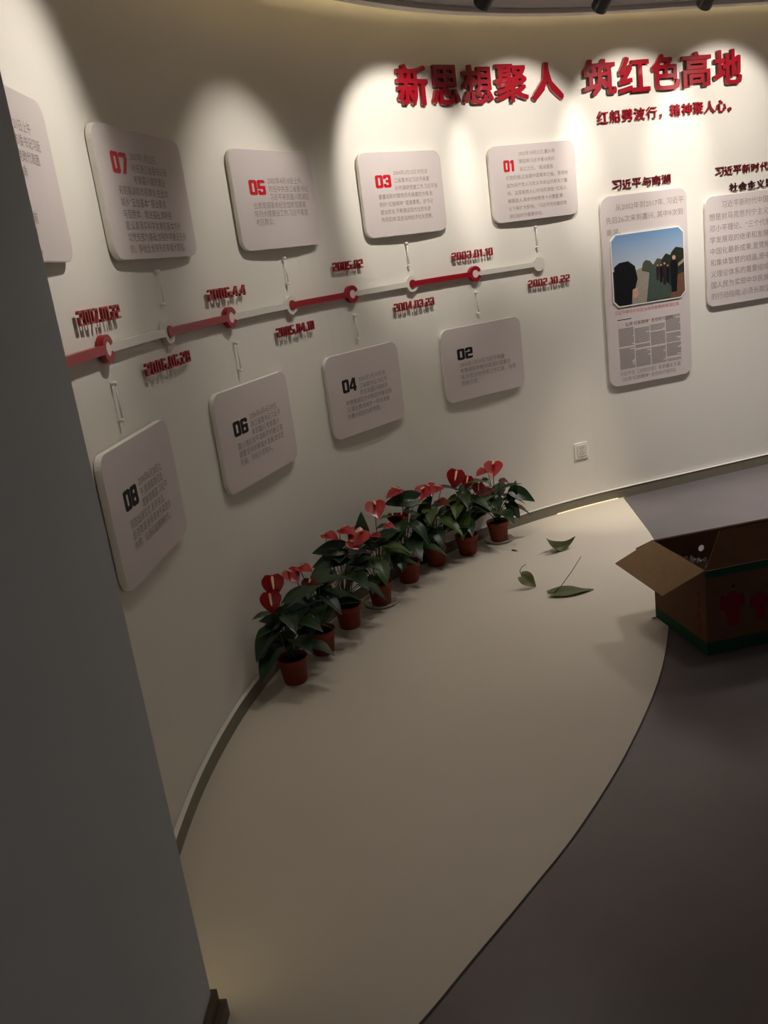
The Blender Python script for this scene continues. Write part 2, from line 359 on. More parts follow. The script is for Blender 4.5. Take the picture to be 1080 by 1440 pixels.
# ------------------------------------------------------------------ big slogan, one cut-out character per piece
title = empty('slogan_lettering', frame(4.0, 2.15), 'large red raised ten-character slogan across the top of the wall', 'lettering')
ti = title.matrix_world.inverted()
for ch, sa, sb in [('新', 3.477, 3.662), ('思', 3.679, 3.846), ('想', 3.860, 4.040), ('聚', 4.052, 4.246), ('人', 4.260, 4.447), ('筑', 4.557, 4.748), ('红', 4.758, 4.940), ('色', 4.946, 5.115), ('高', 5.124, 5.306), ('地', 5.320, 5.495)]:
    s = (sa+sb)/2; W = sb-sa
    bm = fit_char(ch, W*.97, .166, .016, .022)
    o = obj('character', bm, M_RED, title); o.matrix_local = ti@frame(s, 2.156, .008)
def letter_row(name, chars, s0, pitch, z, h, m, label, ext=.008, off=.004, wfrac=.88, bold=.009):
    e = empty(name, frame(s0, z), label, 'lettering'); inv = e.matrix_world.inverted()
    for i, ch in enumerate(chars):
        if ch == ' ': continue
        s = s0+pitch*(i+.5)
        if ch in ',。':
            bm = bmn()
            if ch == '。':
                P = [(.010*math.cos(a*math.pi/6), .010*math.sin(a*math.pi/6)) for a in range(12)]; Q = [(x*.5, y*.5) for x, y in P]
                vo = [bm.verts.new((x, y, 0)) for x, y in P]; vi = [bm.verts.new((x, y, 0)) for x, y in Q]
                for k in range(12): bm.faces.new([vo[k], vo[(k+1) % 12], vi[(k+1) % 12], vi[k]])
            else:
                vo = [bm.verts.new((x, y, 0)) for x, y in [(-.005, .008), (.006, .008), (.006, -.004), (-.004, -.016), (-.007, -.013), (0, -.002), (-.005, -.002)]]; bm.faces.new(vo)
            bm.normal_update(); bm = extrude(bm, ext); mw = frame(s-pitch*.25, z-h*.32, off)
        else:
            bm = fit_char(ch, pitch*wfrac, h, ext, bold, 2); mw = frame(s, z, off)
        o = obj('character', bm, m, e); o.matrix_local = inv@mw
    return e
letter_row('subtitle_lettering', '红船劈波行,精神聚人心。', 4.630, .0705, 1.975, .058, M_REDS, 'small red raised line of characters under the right half of the big slogan')
letter_row('heading_lettering', '习近平与南湖', 4.698, .0585, 1.650, .047, M_DRED, 'short maroon six-character heading over the board with the waterside picture', .005, .003, .90, .007)
letter_row('heading_lettering', '习近平新时代中国特色', 5.325, .0575, 1.656, .043, M_DRED, 'upper heading line over the board at the right edge, cut by the frame', .005, .003, .90, .007)
letter_row('heading_lettering', '社会主义思想', 5.412, .0585, 1.568, .043, M_BRN, 'lower heading line just above the board at the right edge', .005, .003, .90, .007)

# ------------------------------------------------------------------ timeline
tl = empty('timeline', frame(2.6, 1.32), 'wall timeline of alternating red and off-white bars joined by round nodes', 'timeline')
tinv = tl.matrix_world.inverted()
NS = [.86, 1.303, 1.757, 2.208, 2.638, 3.041, 3.431, 3.829, 4.227]
def ring_bm(r0, r1, z0, z1, a0=0, a1=360, n=32):
    bm = bmn(); R = []
    full = a1-a0 >= 360; k = n if full else n+1
    for i in range(k):
        t = math.radians(a0+(a1-a0)*i/n); c_, s_ = math.cos(t), math.sin(t)
        R.append([bm.verts.new(p) for p in ((r0*c_, r0*s_, z0), (r1*c_, r1*s_, z0), (r1*c_, r1*s_, z1), (r0*c_, r0*s_, z1))])
    for i in range(n):
        Aa, Bb = R[i], R[(i+1) % k]
        for j in range(4): bm.faces.new([Aa[j], Aa[(j+1) % 4], Bb[(j+1) % 4], Bb[j]])
    if not full: bm.faces.new(R[0]); bm.faces.new(list(reversed(R[-1])))
    bmesh.ops.recalc_face_normals(bm, faces=bm.faces); return bm
def disc_bm(r, z0, z1, n=32):
    bm = bmn(); prism(bm, [(r*math.cos(2*math.pi*i/n), r*math.sin(2*math.pi*i/n)) for i in range(n)], z0, z1); return bm
def wallbar(sa, sb, z, hh, d0, d1, m, n=10):
    bm = bmn(); R = []
    for i in range(n+1):
        s = sa+(sb-sa)*i/n; a = woff(s, d0); b = woff(s, d1)
        R.append([bm.verts.new(q) for q in ((a.x, a.y, z-hh), (b.x, b.y, z-hh), (b.x, b.y, z+hh), (a.x, a.y, z+hh))])
    for Aa, Bb in zip(R, R[1:]):
        for k in range(4): bm.faces.new([Aa[k], Aa[(k+1) % 4], Bb[(k+1) % 4], Bb[k]])
    bm.faces.new(list(reversed(R[0]))); bm.faces.new(R[-1]); bmesh.ops.recalc_face_normals(bm, faces=bm.faces)
    o = obj('bar', bm, m, tl); o.matrix_local = tinv; return o
for i, s in enumerate(NS):
    last = i == len(NS)-1
    fr = tinv@frame(s, 1.32, .004)
    redring = (i % 2 == 1)
    if last:
        nd = obj('node', disc_bm(.034, 0, .016), M_BARW, tl); nd.matrix_local = fr; nd['label'] = 'plain off-white round end node'
    else:
        if redring:
            nd = obj('node', ring_bm(.0190, .036, 0, .020, 22, 338), M_REDS, tl); nd['label'] = 'red C-shaped node with pale centre'
            obj('node_center', disc_bm(.0185, 0, .0185), M_NODE, nd)
        else:
            nd = obj('node', ring_bm(.019, .036, 0, .016), M_BARW, tl); nd['label'] = 'off-white ring node with red centre'
            obj('node_center', disc_bm(.0185, 0, .0205), M_REDS, nd)
        nd.matrix_local = fr
        sb = NS[i+1]-.034
        if redring: o = wallbar(s+.012, sb, 1.32, .0115, .006, .0215, M_BARW); o['label'] = 'off-white bar'
        else: o = wallbar(s+.012, sb, 1.32, .0115, .006, .0245, M_REDS); o['label'] = 'red bar'
# dates
DL = {'2007.01.22': 'above the leftmost red node', '2006.06.28': 'beside the second node from the left', '2006.4.4': 'above the node between boards 05 and 06', '2005.04.10': 'under the timeline just right of board 06',
      '2005.02': 'between board 05 and board 03', '2004.03.23': 'hanging between boards 03 and 02', '2003.01.10': 'under the left corner of board 01', '2002.10.22': 'below the plain round right end of the timeline'}
for txt, s0, s1, z0 in [('2007.01.22', 1.165, 1.447, 1.3875), ('2006.06.28', 1.546, 1.877, 1.215), ('2006.4.4', 2.088, 2.345, 1.3875), ('2005.04.10', 2.515, 2.769, 1.2095),
    ('2005.02', 2.950, 3.139, 1.421), ('2004.03.23', 3.305, 3.559, 1.210), ('2003.01.10', 3.702, 3.953, 1.394), ('2002.10.22', 4.158, 4.409, 1.212), ('2007.12.31', .69, .981, 1.222)]:
    mw, L = chord(s0, s1, z0, .006); h = .036
    tot = sum(adv(c_) for c_ in txt)-.18; ws = L/(tot*h)
    where = 'above' if z0 > 1.3 else 'below'
    part = 'last digits showing past the partition' if txt == '2007.12.31' else txt
    e = empty('date_lettering', mw, 'small red raised date %s %s' % (txt, DL[txt]) if txt != '2007.12.31' else 'small red raised date mostly hidden by the grey partition, only its end showing', 'lettering', None)
    x = -L/2
    for ch in txt:
        o = obj('digit' if ch != '.' else 'dot', digit_bm(ch, h, .008, ws, DT=.145), M_REDS, e); o.matrix_local = Matrix.Translation((x, 0, .004)); x += adv(ch)*h*ws
# short link rods
def rod(s, z0, z1, label):
    e = empty('link_rod', frame(s, z0, 0), label, 'rod', 'little white rods between timeline and panels')
    bm = bmn(); tube(bm, [(0, .002, .012), (0, z1-z0-.002, .012)], .0024, 8); obj('rod', bm, M_WHITE, e, True)
    for zz in (.002, z1-z0-.002):
        bm = bmn(); lathe(bm, [(0, 0), (.0052, 0), (.0056, .006), (.0060, .014), (.005, .0165), (0, .0165)], 12)
        obj('end_knob', bm, M_WHITE, e, True, Matrix.Translation((0, zz, 0)))
for s, nm in ((4.231, '01'), (3.433, '03'), (2.647, '05'), (1.774, '07'), (.90, '09')):
    rod(s, 1.400, 1.500, {'01': 'thin white rod between the right end of the timeline and the board under the slogan', '03': 'thin white rod under board 03, second from the right in the upper row',
        '05': 'thin white rod under board 05, in the middle of the upper row', '07': 'thin white rod under board 07, on the left wall', '09': 'thin white rod hidden behind the partition, under the cut-off board'}[nm])
for s, nm in ((3.834, '02'), (3.050, '04'), (2.228, '06'), (1.321, '08')):
    rod(s, 1.130, 1.232, {'02': 'thin white rod above the right-hand board of the lower row', '04': 'thin white rod above board 04, second from the right in the lower row',
        '06': 'thin white rod above board 06, between the two leftmost pale nodes', '08': 'thin white rod below the leftmost red node, above the board nearest the partition'}[nm])

# ------------------------------------------------------------------ printed text on boards
def text_block(lines, x, y, size, lead, parent, m, z, width=None, name='text_line'):
    for i, ln in enumerate(lines):
        ind = 0
        if isinstance(ln, tuple): ln, ind = ln
        me = text_mesh(ln, size, 0, 0, 2); bm = bmn(); bm.from_mesh(me); bpy.data.meshes.remove(me)
        for f in bm.faces:
            if f.normal.z < 0: f.normal_flip()
        obj(name, bm, m, parent, False, Matrix.Translation((x+ind, y-i*lead, z)))
TX = {
'01': ['2002年10月22日,嘉兴南', '湖迎来习近平第10天的', '浙江之行。“南湖是我', '们党的根,红船是中国革命之船。要保持', '成为共产党人与民众共命运的根本力量', '场。这是我党人心所向的源泉,“红船人', '格铸造人,革命传统教育十分重要,要', '让下乘扩大影响。”习近平同志瞻仰南', '湖红船时作重要讲话。'],
'03': ['2004年3月23日,时任浙', '江省委书记习近平来嘉', '兴市调研党建工作,习近平强', '要重视新时期党员先锋模范作用,发', '扬好“红船精神” 提高素质。总书记', '提出优化,不断建设现代化的先进', '作风实绩,促进当地经济社会发展。'],
'05': ['2005年4月10日上午,', '时任中共浙江省委书记', '习近平来到嘉兴南湖区', '出席南湖革命纪念馆新馆奠基', '陈列大楼建设工作,习近平看望', '老区群众。'],
'07': ['2007年1月22日,', '时任浙江省委书记来', '考察嘉兴城市建设', '来到南湖和市民群众,在此对', '城乡“五位基本” 提出要求', '与百姓本、增进福祉,倾听民', '意,认真落实科学发展的基本方针', '以党支部为基础,加强各项建设任务', '的、争创全省领先的幸福大家园。'],
'09': ['2007年3月31日上午', '时任上海市委书记习近', '平同志率党政代表团', '来南湖参观学习革命', '传统,强调“红船精', '神”永放光芒,共同', '传承红色基因继续前', '进,推动长三角发展', '更好服务全国发展。'],
'02': ['2003年1月10日习近平来嘉', '考察调研并瞻仰南湖红船重走', '路,听取当地领导工作汇报。强调', '党建引领。'],
'04': ['2005年2月,时任浙', '江省委书记习近平', '同志到嘉兴调研并', '考察南湖区农村新农村建设情', '况,提出推进城乡一体化发展', '的嘉兴经验与新思路。'],
'06': ['2006年4月4日,时任', '浙江省委书记习近平', '来到嘉兴,考察嘉兴', '嘉兴港区和平湖新农村建设,强', '调要坚持统筹城乡发展,继续走', '在前、作好示范带头。'],
'08': ['2006年6月28日上', '午,南湖革命纪念', '馆新馆奠基,习近平', '同志出席仪式 发表讲话。', '走进南湖,继承革命先辈遗志', '作用、弘扬红船精神时代。']}
# (s0, s1, numeral x0,x1 fractions, numeral y0,y1 fractions from top, first text line y fraction, line step (m), indented lines, char size)
PN = {
'01': (3.974, 4.489, .155, .30, .195, .345, .145, .0352, 3, .0262, 1),
'03': (3.181, 3.690, .17, .36, .27, .42, .275, .0318, 3, .0262, 1),
'05': (2.370, 2.895, .175, .37, .30, .45, .335, .0290, 3, .0262, 1),
'07': (1.485, 2.060, .145, .315, .19, .35, .235, .0312, 3, .0262, 1),
'09': (.690, 1.215, .145, .315, .19, .35, .235, .0312, 3, .0262, 1),
'02': (3.565, 4.083, .175, .37, .29, .44, .535, .0300, 0, .0262, 0),
'04': (2.790, 3.287, .18, .37, .31, .47, .375, .0290, 3, .0240, 0),
'06': (1.965, 2.519, .18, .37, .32, .47, .355, .0290, 3, .0262, 0),
'08': (1.068, 1.608, .18, .37, .32, .47, .355, .0290, 3, .0262, 0)}
LB = {'01': 'white rounded board numbered 01 in red, nearest to the big slogan', '03': 'white rounded board numbered 03 in red, second from the right in the upper row', '05': 'white rounded board numbered 05 in red, middle of the upper row',
 '07': 'white rounded board numbered 07 in red, upper row on the left wall', '09': 'white rounded board cut off by the partition and the left edge', '02': 'white rounded board numbered 02 in black, rightmost of the lower row', '04': 'white rounded board numbered 04 in black, right above the potted plants',
 '06': 'white rounded board numbered 06 in black, left of the potted plants, second from the partition', '08': 'white rounded board numbered 08 in black, nearest to the partition'}
def board(mw, W, H, r, th, label, cat='info board', group=None, name='info_board'):
    e = empty(name, mw, label, cat, group)
    P = rrect(-W/2, W/2, -H/2, H/2, r)
    bm = bmn(); prism(bm, P, 0, th); obj('board', bm, M_WHITE, e)
    Q = rrect(-W/2+.0012, W/2-.0012, -H/2+.0012, H/2-.0012, r-.001)
    bm = bmn(); prism(bm, Q, 0, .0008); obj('printed_face', bm, M_PRINT, e, False, Matrix.Translation((0, 0, th)))
    return e
for k, (s0, s1, nx0, nx1, ny0, ny1, ty, lead, nind, size, upper) in PN.items():
    zc = 1.7105 if upper else .910; H = .350 if upper else .352
    mw, W = chord(s0+.005, s1-.005, zc, .003)
    e = board(mw, W, H, .043, .017, LB[k], group='numbered boards along the timeline'); zf = .0182
    xl, yt = -W/2, H/2; hh = (ny1-ny0)*H; ww = (nx1-nx0)*W
    for j, ch in enumerate(k):
        bm = digit_bm(ch, hh, .0006, ww/2*.94/(DW*hh))
        for v in bm.verts: v.co.x += 0
        o = obj('numeral', bm, M_INKR if upper else M_TXTB, e, False, Matrix.Translation((xl+nx0*W+j*ww/2, yt-ny1*H, .0179)))
    ind = (nx1+.03)*W; base = (nx0+.015)*W
    lines = [(t, (ind if i < nind else base)) for i, t in enumerate(TX[k])]
    avail = W*.93-base; n = max(len(t) for t in TX[k][nind:])
    sz = min(size, avail/n/1.0)
    text_block(lines, xl, yt-ty*H, sz, lead, e, M_TXT, zf)

# ------------------------------------------------------------------ tall board with picture and newspaper
mw, W = chord(4.616, 5.133, 1.112, .003); H = .975
e = board(mw, W, H, .05, .014, 'tall rounded board with a waterside photograph and a newspaper page', 'info board'); zf = .0150
xl, yt = -W/2, H/2
text_block([('从2002年到2017年, 习近平', .085), ('先后26次来到嘉兴, 其中9次到', .025), ('南湖。', .025)], xl, yt-.072, .036, .060, e, M_TXT, zf+.0003)
# picture frame: raised sheet with cut corners
def lerp(a, b, t): return a+(b-a)*t
px0, px1, py0, py1 = xl+.042, -xl-.030, yt-.560, yt-.190
pic = bmn(); c_ = .03
PP = [(px0+c_, py0), (px1-c_, py0), (px1, py0+c_), (px1, py1-c_), (px1-c_, py1), (px0+c_, py1), (px0, py1-c_), (px0, py0+c_)]
prism(pic, PP, 0, .006); picf = obj('picture_sheet', pic, M_WHITE, e, False, Matrix.Translation((0, 0, .0148)))
m = bpy.data.materials.new('picture_sky'); m.use_nodes = True; nt = m.node_tree; tc = nt.nodes.new('ShaderNodeTexCoord'); sx = nt.nodes.new('ShaderNodeSeparateXYZ'); rp = nt.nodes.new('ShaderNodeValToRGB')
nt.links.new(tc.outputs['Generated'], sx.inputs[0]); nt.links.new(sx.outputs[1], rp.inputs[0]); nt.links.new(rp.outputs[0], nt.nodes['Principled BSDF'].inputs['Base Color'])
rp.color_ramp.elements[0].position = .35; rp.color_ramp.elements[0].color = (*srgb(196, 200, 204), 1); rp.color_ramp.elements[1].position = 1; rp.color_ramp.elements[1].color = (*srgb(104, 142, 184), 1)
nt.nodes['Principled BSDF'].inputs['Roughness'].default_value = .45
PW, PH = px1-px0, py1-py0
def pp(pts, m, z, name, t=.0003):
    bm = bmn(); P = [(px0+PW*x, py0+PH*y) for x, y in pts]
    a = sum(P[i-1][0]*P[i][1]-P[i][0]*P[i-1][1] for i in range(len(P)))
    if a < 0: P.reverse()
    f = bm.faces.new([bm.verts.new((x, y, 0)) for x, y in P]); bmesh.ops.triangulate(bm, faces=bm.faces)
    return obj(name, bm, m, picf, False, Matrix.Translation((0, 0, .0061+z*.0001)))
cc = .075
pp([(cc, .015), (1-cc, .015), (.99, .09), (.99, .91), (1-cc, .985), (cc, .985), (.01, .91), (.01, .09)], m, 0, 'picture_sky')
mk = lambda n, *c_: mat(n, srgb(*c_), .45, .4, .1, 60)
P_T = mk('picture_trees', 38, 44, 32); P_T2 = mk('picture_trees_far', 72, 76, 58); P_W = mk('picture_path', 66, 80, 72); P_WD = mk('picture_path_dark', 40, 48, 44)
P_B = mk('picture_black', 16, 16, 20); P_BR = mk('picture_brick', 112, 78, 62); P_SK = mk('picture_skin', 196, 150, 132); P_G = mk('picture_building', 150, 140, 128); P_M = mk('picture_maroon', 46, 26, 30)
pp([(.01, .09), (.01, .50), (.4, .46), (.55, .50), (.99, .5), (.99, .09), (1-cc, .015), (cc, .015)], P_WD, 1, 'picture_ground')
pp([(.25, .015), (.45, .02), (.52, .52), (.38, .50), (.28, .46)], P_G, 1.5, 'picture_bank')
pp([(.40, .46), (.42, .56), (.46, .60), (.52, .58), (.56, .52), (.62, .60), (.68, .58), (.75, .56), (.7, .42), (.5, .42)], P_T2, 2, 'picture_far_trees')
pp([(.66, .40), (.68, .58), (.74, .65), (.80, .62), (.82, .66), (.88, .72), (.96, .70), (.99, .68), (.99, .40)], P_T, 3, 'picture_near_trees')
pp([(.45, .03), (.50, .36), (.545, .50), (.60, .50), (.70, .3), (.92, .03)], P_W, 4, 'picture_path')
pp([(.78, .02), (.92, .02), (.99, .09), (.99, .36), (.84, .32)], P_BR, 5, 'picture_brick_paving')
pp([(.84, .44), (.84, .40), (.99, .50), (.99, .55)], P_G, 5, 'picture_railing')
for (x, y, w_s, h_s, col) in [(.60, .30, .04, .22, P_M), (.645, .26, .045, .26, P_B), (.69, .22, .05, .32, P_M), (.74, .24, .04, .26, P_B), (.80, .10, .10, .52, P_B)]:
    pp([(x, y), (x+w_s*.75, y), (x+w_s*1.05, y+h_s*.75), (x+w_s*.75, y+h_s*.86), (x+w_s*.2, y+h_s*.86), (x-w_s*.05, y+h_s*.75)], col, 6, 'picture_figure')
    r = w_s*.26; cx, cy = x+w_s*.5, y+h_s*.92
    pp([(cx+r*math.cos(a*.785), cy+r*1.25*math.sin(a*.785)) for a in range(8)], P_SK, 7, 'picture_head')
pp([(.03, .09), (.03, .56), (.10, .61), (.22, .62), (.31, .54), (.34, .36), (.30, .22), (.22, .02), (cc, .02)], P_B, 8, 'picture_foreground_figure')
pp([(.255, .10), (.265, .22), (.33, .24), (.345, .14), (.31, .10)], P_SK, 9, 'picture_hand')
text_block(['习近平带领中央政治局常委瞻仰南湖红船'], px0+.005, py0-.037, .0222, .03, e, M_TXT2, zf+.0003, name='picture_caption')
# newspaper
nx0, nx1, ny0, ny1 = xl+.062, -xl-.065, yt-.892, yt-.640
M_NEWS = mat('newsprint', srgb(206, 194, 190), .7, .2, .02, 40); M_COL = mat('news_columns', srgb(150, 140, 138), .7, .2, .25, 260)
bm = bmn(); prism(bm, [(nx0, ny0), (nx1, ny0), (nx1, ny1), (nx0, ny1)], 0, .0006); news = obj('newspaper_print', bm, M_NEWS, e, False, Matrix.Translation((0, 0, .0149)))
bm = bmn(); cwid = (nx1-nx0)/4
for cix, cuts in enumerate([(.02, .46, .50, .88), (.02, .38, .42, .49, .52, .84), (.02, .38, .42, .70, .73, .86), (.02, .08, .12, .40, .42, .62, .65, .99)]):
    cs = list(cuts)
    for a, b in zip(cs[0::2], cs[1::2]):
        x0 = nx0+cix*cwid+.003; x1 = nx0+(cix+1)*cwid-.003; ya = ny0+a*(ny1-ny0); yb = ny0+b*(ny1-ny0)
        n = max(2, int((yb-ya)/.0058))
        for q in range(n):
            y_ = ya+(yb-ya)*q/n; xe = x1 if random.random() > .12 else x1-random.uniform(.005, .03)
            f = bm.faces.new([bm.verts.new(p) for p in ((x0, y_, 0), (xe, y_, 0), (xe, y_+.0044, 0), (x0, y_+.0044, 0))])
tag(obj('news_columns', bm, M_COL, news, False, Matrix.Translation((0, 0, .0009))), kind='stuff')
bm = bmn(); f = bm.faces.new([bm.verts.new(p) for p in ((nx0+.0, ny1+.012, 0), (nx0+.085, ny1+.012, 0), (nx0+.085, ny1+.016, 0), (nx0, ny1+.016, 0))])
obj('headline_rule', bm, M_TXTB, e, False, Matrix.Translation((0, 0, zf+.0003)))
text_block(['弘扬“红船精神” 走在时代前列'], nx0+.045, ny1-.022, .0225, .03, e, mat('headline_ink', srgb(84, 72, 70), .7, .2, .02, 40), zf+.0009, name='headline')
text_block(['习近平在《光明日报》发表署名文章', '《弘扬“红船精神” 走在时代前列》'], nx0-.005, ny0-.028, .0242, .031, e, M_TXT, zf+.0003, name='newspaper_caption')

# board at the right edge
mw, W = chord(5.248, 5.948, 1.2480, .003); H = .574
e = board(mw, W, H, .045, .014, 'wide rounded board of nine text lines at the right edge of the picture', 'info board')
LN = [('习近平新时代中国特色社会主义思', .10), '想是对马克思列宁主义、毛泽东思想、', '邓小平理论、“三个代表”重要思想、科', '学发展观的继承和发展,是马克思主义', '中国化最新成果,是党和人民实践经验', '和集体智慧的结晶,是中国特色社会主', '义理论体系的重要组成部分,是全党全', '国人民为实现中华民族伟大复兴而奋斗', '的行动指南,必须长期坚持并不断发展。']
text_block([(l if isinstance(l, tuple) else (l, .022)) for l in LN], -W/2+.0, H/2-.062, .0385, .0590, e, M_TXT, .0153)

# ------------------------------------------------------------------ wall socket
e = empty('wall_socket', frame(4.415, .317, 0), 'square white power socket low on the wall under the tall board', 'socket')
bm = bmn(); prism(bm, rrect(-.043, .043, -.043, .043, .006), .0, .007); obj('face_plate', bm, M_WHITE, e)
bm = bmn(); prism(bm, rrect(-.031, .031, -.031, .031, .003), .007, .0095); ins = obj('socket_insert', bm, M_BARW, e)
for (x, y, a, L) in [(-.007, .015, 0, .011), (.007, .015, 0, .011), (0, -.004, 0, .011), (-.010, -.017, 35, .012), (.010, -.017, -35, .012)]:
    bm = bmn(); box(bm, -.0013, .0013, -L/2, L/2, 0, .0004); obj('slot', bm, M_SLOT, ins, False, Matrix.Translation((x, y, .0095))@Matrix.Rotation(math.radians(a), 4, 'Z'))

# ------------------------------------------------------------------ anthuriums
def heart(L, Wd, fold=.18, droop=.35, nu=9, nv=4, lobe=.18, curl=0.0, wav=0.0):
    """heart-shaped blade: petiole joint at origin, tip at +Y, face +Z"""
    bm = bmn(); rows = []
    for i in range(nu+1):
        u = i/nu; w = Wd*.5*(math.sin(math.pi*min(1, (u*.97+.03))**.62)**.85)*(1-.15*u) if u < 1 else 0
        row = []
        for j in range(-nv, nv+1):
            v = j/nv
            x = v*w
            back = lobe*L*(abs(v)**1.2)*max(0, 1-u*2.2)
            y = L*u - back
            if u == 0: x = v*Wd*.27; y = -lobe*L*math.sin(abs(v)*math.pi*.5)*1.0
            z = fold*abs(x)-droop*L*u*u + wav*math.sin(u*9+v*2)*abs(v)
            z += -curl*L*(v*v)*(1-u)
            row.append(bm.verts.new((x, y, z)))
        rows.append(row)
    for a, b in zip(rows, rows[1:]):
        for j in range(2*nv):
            bm.faces.new([a[j], a[j+1], b[j+1], b[j]])
    bmesh.ops.remove_doubles(bm, verts=bm.verts, dist=1e-5)
    return bm
def orient(loc, ydir, zdir):
    y = Vector(ydir).normalized(); z = Vector(zdir); z = (z-y*z.dot(y)).normalized(); x = y.cross(z)
    return Matrix(((x.x, y.x, z.x, loc[0]), (x.y, y.y, z.y, loc[1]), (x.z, y.z, z.z, loc[2]), (0, 0, 0, 1)))
_leafm = {}
def leaf_mesh(kind):
    if kind not in _leafm:
        r = random.Random(kind)
        bm = heart(1, .62+.08*r.random(), .12+.25*r.random(), .18+.3*r.random(), wav=.012)
        me = bpy.data.meshes.new('leaf'); bm.normal_update(); bm.to_mesh(me); bm.free()
        for p in me.polygons: p.use_smooth = True
        me.materials.append(M_LEAF2 if kind % 7 == 3 else M_LEAF); _leafm[kind] = me
    return _leafm[kind]
def spathe_mesh():
    if 's' not in _leafm:
        bm = heart(1, 1.0, .10, .12, 10, 5, lobe=.05, wav=.01)
        for k, m in (('s', M_SPA), ('d', M_SPAD)):
            me = bpy.data.meshes.new('spathe'); bm.normal_update(); bm.to_mesh(me)
            for p in me.polygons: p.use_smooth = True
            me.materials.append(m); _leafm[k] = me
        bm = bmn(); lathe(bm, [(0, 0), (.05, .01), (.062, .1), (.045, .5), (.02, .62), (0, .64)], 8)
        me = bpy.data.meshes.new('spadix'); bm.to_mesh(me); me.materials.append(M_SPX); _leafm['x'] = me
    return _leafm
def link(name, me, parent, mw):
    o = bpy.data.objects.new(name, me); C.objects.link(o); o.parent = parent; o.matrix_local = mw; return o
PH_ = .100
def plant(idx, x, y, label, flowers, leaves, saucer=0, seed=0, n=13, spread=1.0, top=.30):
    rd = random.Random(seed); base = FL
    r = empty('potted_anthurium', Matrix.Translation((x, y, base+(.006 if saucer else 0))), label, 'potted plant', 'red anthuriums in a row along the wall')
    bm = bmn(); lathe(bm, [(0, 0), (.040, 0), (.0425, .003), (.051, .074), (.0555, .076), (.0575, .099), (.0555, .100), (.0530, .097), (.0515, .080), (0, .080)], 28); obj('pot', bm, M_POT, r, True)
    bm = bmn(); lathe(bm, [(.0518, .083), (.035, .088), (0, .090)], 20); 
    for v in bm.verts: v.co.z += rd.uniform(-.002, .003)
    obj('soil', bm, M_SOIL, r, True)
    if saucer:
        bm = bmn(); lathe(bm, [(0, -.0058), (.060, -.0058), (.074, .006), (.072, .0072), (.059, -.003), (0, -.003)], 28)
        so = obj('saucer', bm, M_SAUC, None, True); so.location = (x, y, base+.006); tag(so, saucer, 'saucer', 'saucers under the pots')
    cdir = Vector((-x, -y, 0)).normalized()          # toward the viewer's side of the room
    side = Vector((-cdir.y, cdir.x, 0))               # picture-right
    def stalk(Q, bulge=.02, rad=.0022):
        a = rd.uniform(0, 6.28); S = Vector((.014*math.cos(a), .014*math.sin(a), .088)); Q = Vector(Q)
        mid = S.lerp(Q, .5)+Vector((0, 0, bulge)); mid.xy = S.xy.lerp(Q.xy, .3)
        bm = bmn(); P = [S*(1-t)**2+mid*2*t*(1-t)+Q*t*t for t in [k/5 for k in range(6)]]
        tube(bm, P, rad*1.2, 5, rad*.8); return bm
    for (fx, fy, fz, size, face, kind) in flowers:
        Q = Vector((fx, fy, fz-base)); Q -= cdir*0
        if wdist(x+Q.x, y+Q.y) < .05: Q += Vector((*wn(min(SAMP, key=lambda t: (t[1]-Vector((x+Q.x, y+Q.y))).length_squared)[0]), 0))*.04
        # blade direction and facing
        if face == 'f': yd = Vector((side.x*.1, side.y*.1, -.25))+cdir*.25+Vector((0, 0, .9)); zd = cdir+Vector((0, 0, .35)); yd = Vector((rd.uniform(-.3, .3)*side.x, rd.uniform(-.3, .3)*side.y, -1))+cdir*.2
        elif face == 'u': yd = (side*rd.choice((-1, 1))*.8+cdir*rd.uniform(.2, .9)+Vector((0, 0, -.18))); zd = Vector((0, 0, 1))+cdir*.18
        else: yd = cdir*.6+side*rd.uniform(-.8, .8)+Vector((0, 0, -.4)); zd = Vector((0, 0, 1))+cdir*.7
        mm = orient(Q, yd, zd)
        S = spathe_mesh(); off = mm@Matrix.Translation((0, -.35*size, 0)); J = off.translation
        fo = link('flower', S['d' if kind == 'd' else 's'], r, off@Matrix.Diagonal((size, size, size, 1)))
        sx = link('spadix', S['x'], fo, Matrix.Translation((0, .05, .02))@Matrix.Rotation(math.radians(-52), 4, 'X'))
        obj('flower_stalk', stalk(J-off.to_3x3()@Vector((0, 0, .001))), M_STEM, r, True)
    def add_leaf(Q, yd, size, zd=None, kind=None):
        kind = rd.randrange(14) if kind is None else kind
        zd = zd or Vector((yd.x*.5, yd.y*.5, 1))
        mm = orient(Q, yd, zd)@Matrix.Diagonal((size, size, size, 1))
        for _ in range(3):                            # keep every blade clear of the wall behind
            ws = [(wdist(x+v.x, y+v.y), v) for v in ((mm@q.co) for q in list(leaf_mesh(kind).vertices)[::4])]; dm, vm = min(ws, key=lambda t: t[0])
            if dm > .02: break
            nn = wn(min(SAMP, key=lambda t: (t[1]-Vector((x+vm.x, y+vm.y))).length_squared)[0]); Q = Q+Vector((nn.x, nn.y, 0))*(.024-dm); mm.translation = Q
        lf = link('leaf', leaf_mesh(kind), r, mm)
        bm = stalk(Q, .03, .0020); obj('petiole', bm, M_STEM, r, True)
    for (tx, ty, tz, size, yx, yz) in leaves:         # leaves whose tips read in the photograph: tip point, size, sideways / vertical heading
        T = Vector((tx, ty, tz-base)); yd = (side*yx+Vector((0, 0, yz))+cdir*.15).normalized(); Q = T-yd*size*.92
        add_leaf(Q, yd, size, Vector((0, 0, .6))+cdir*.75, 1)
    n += 3
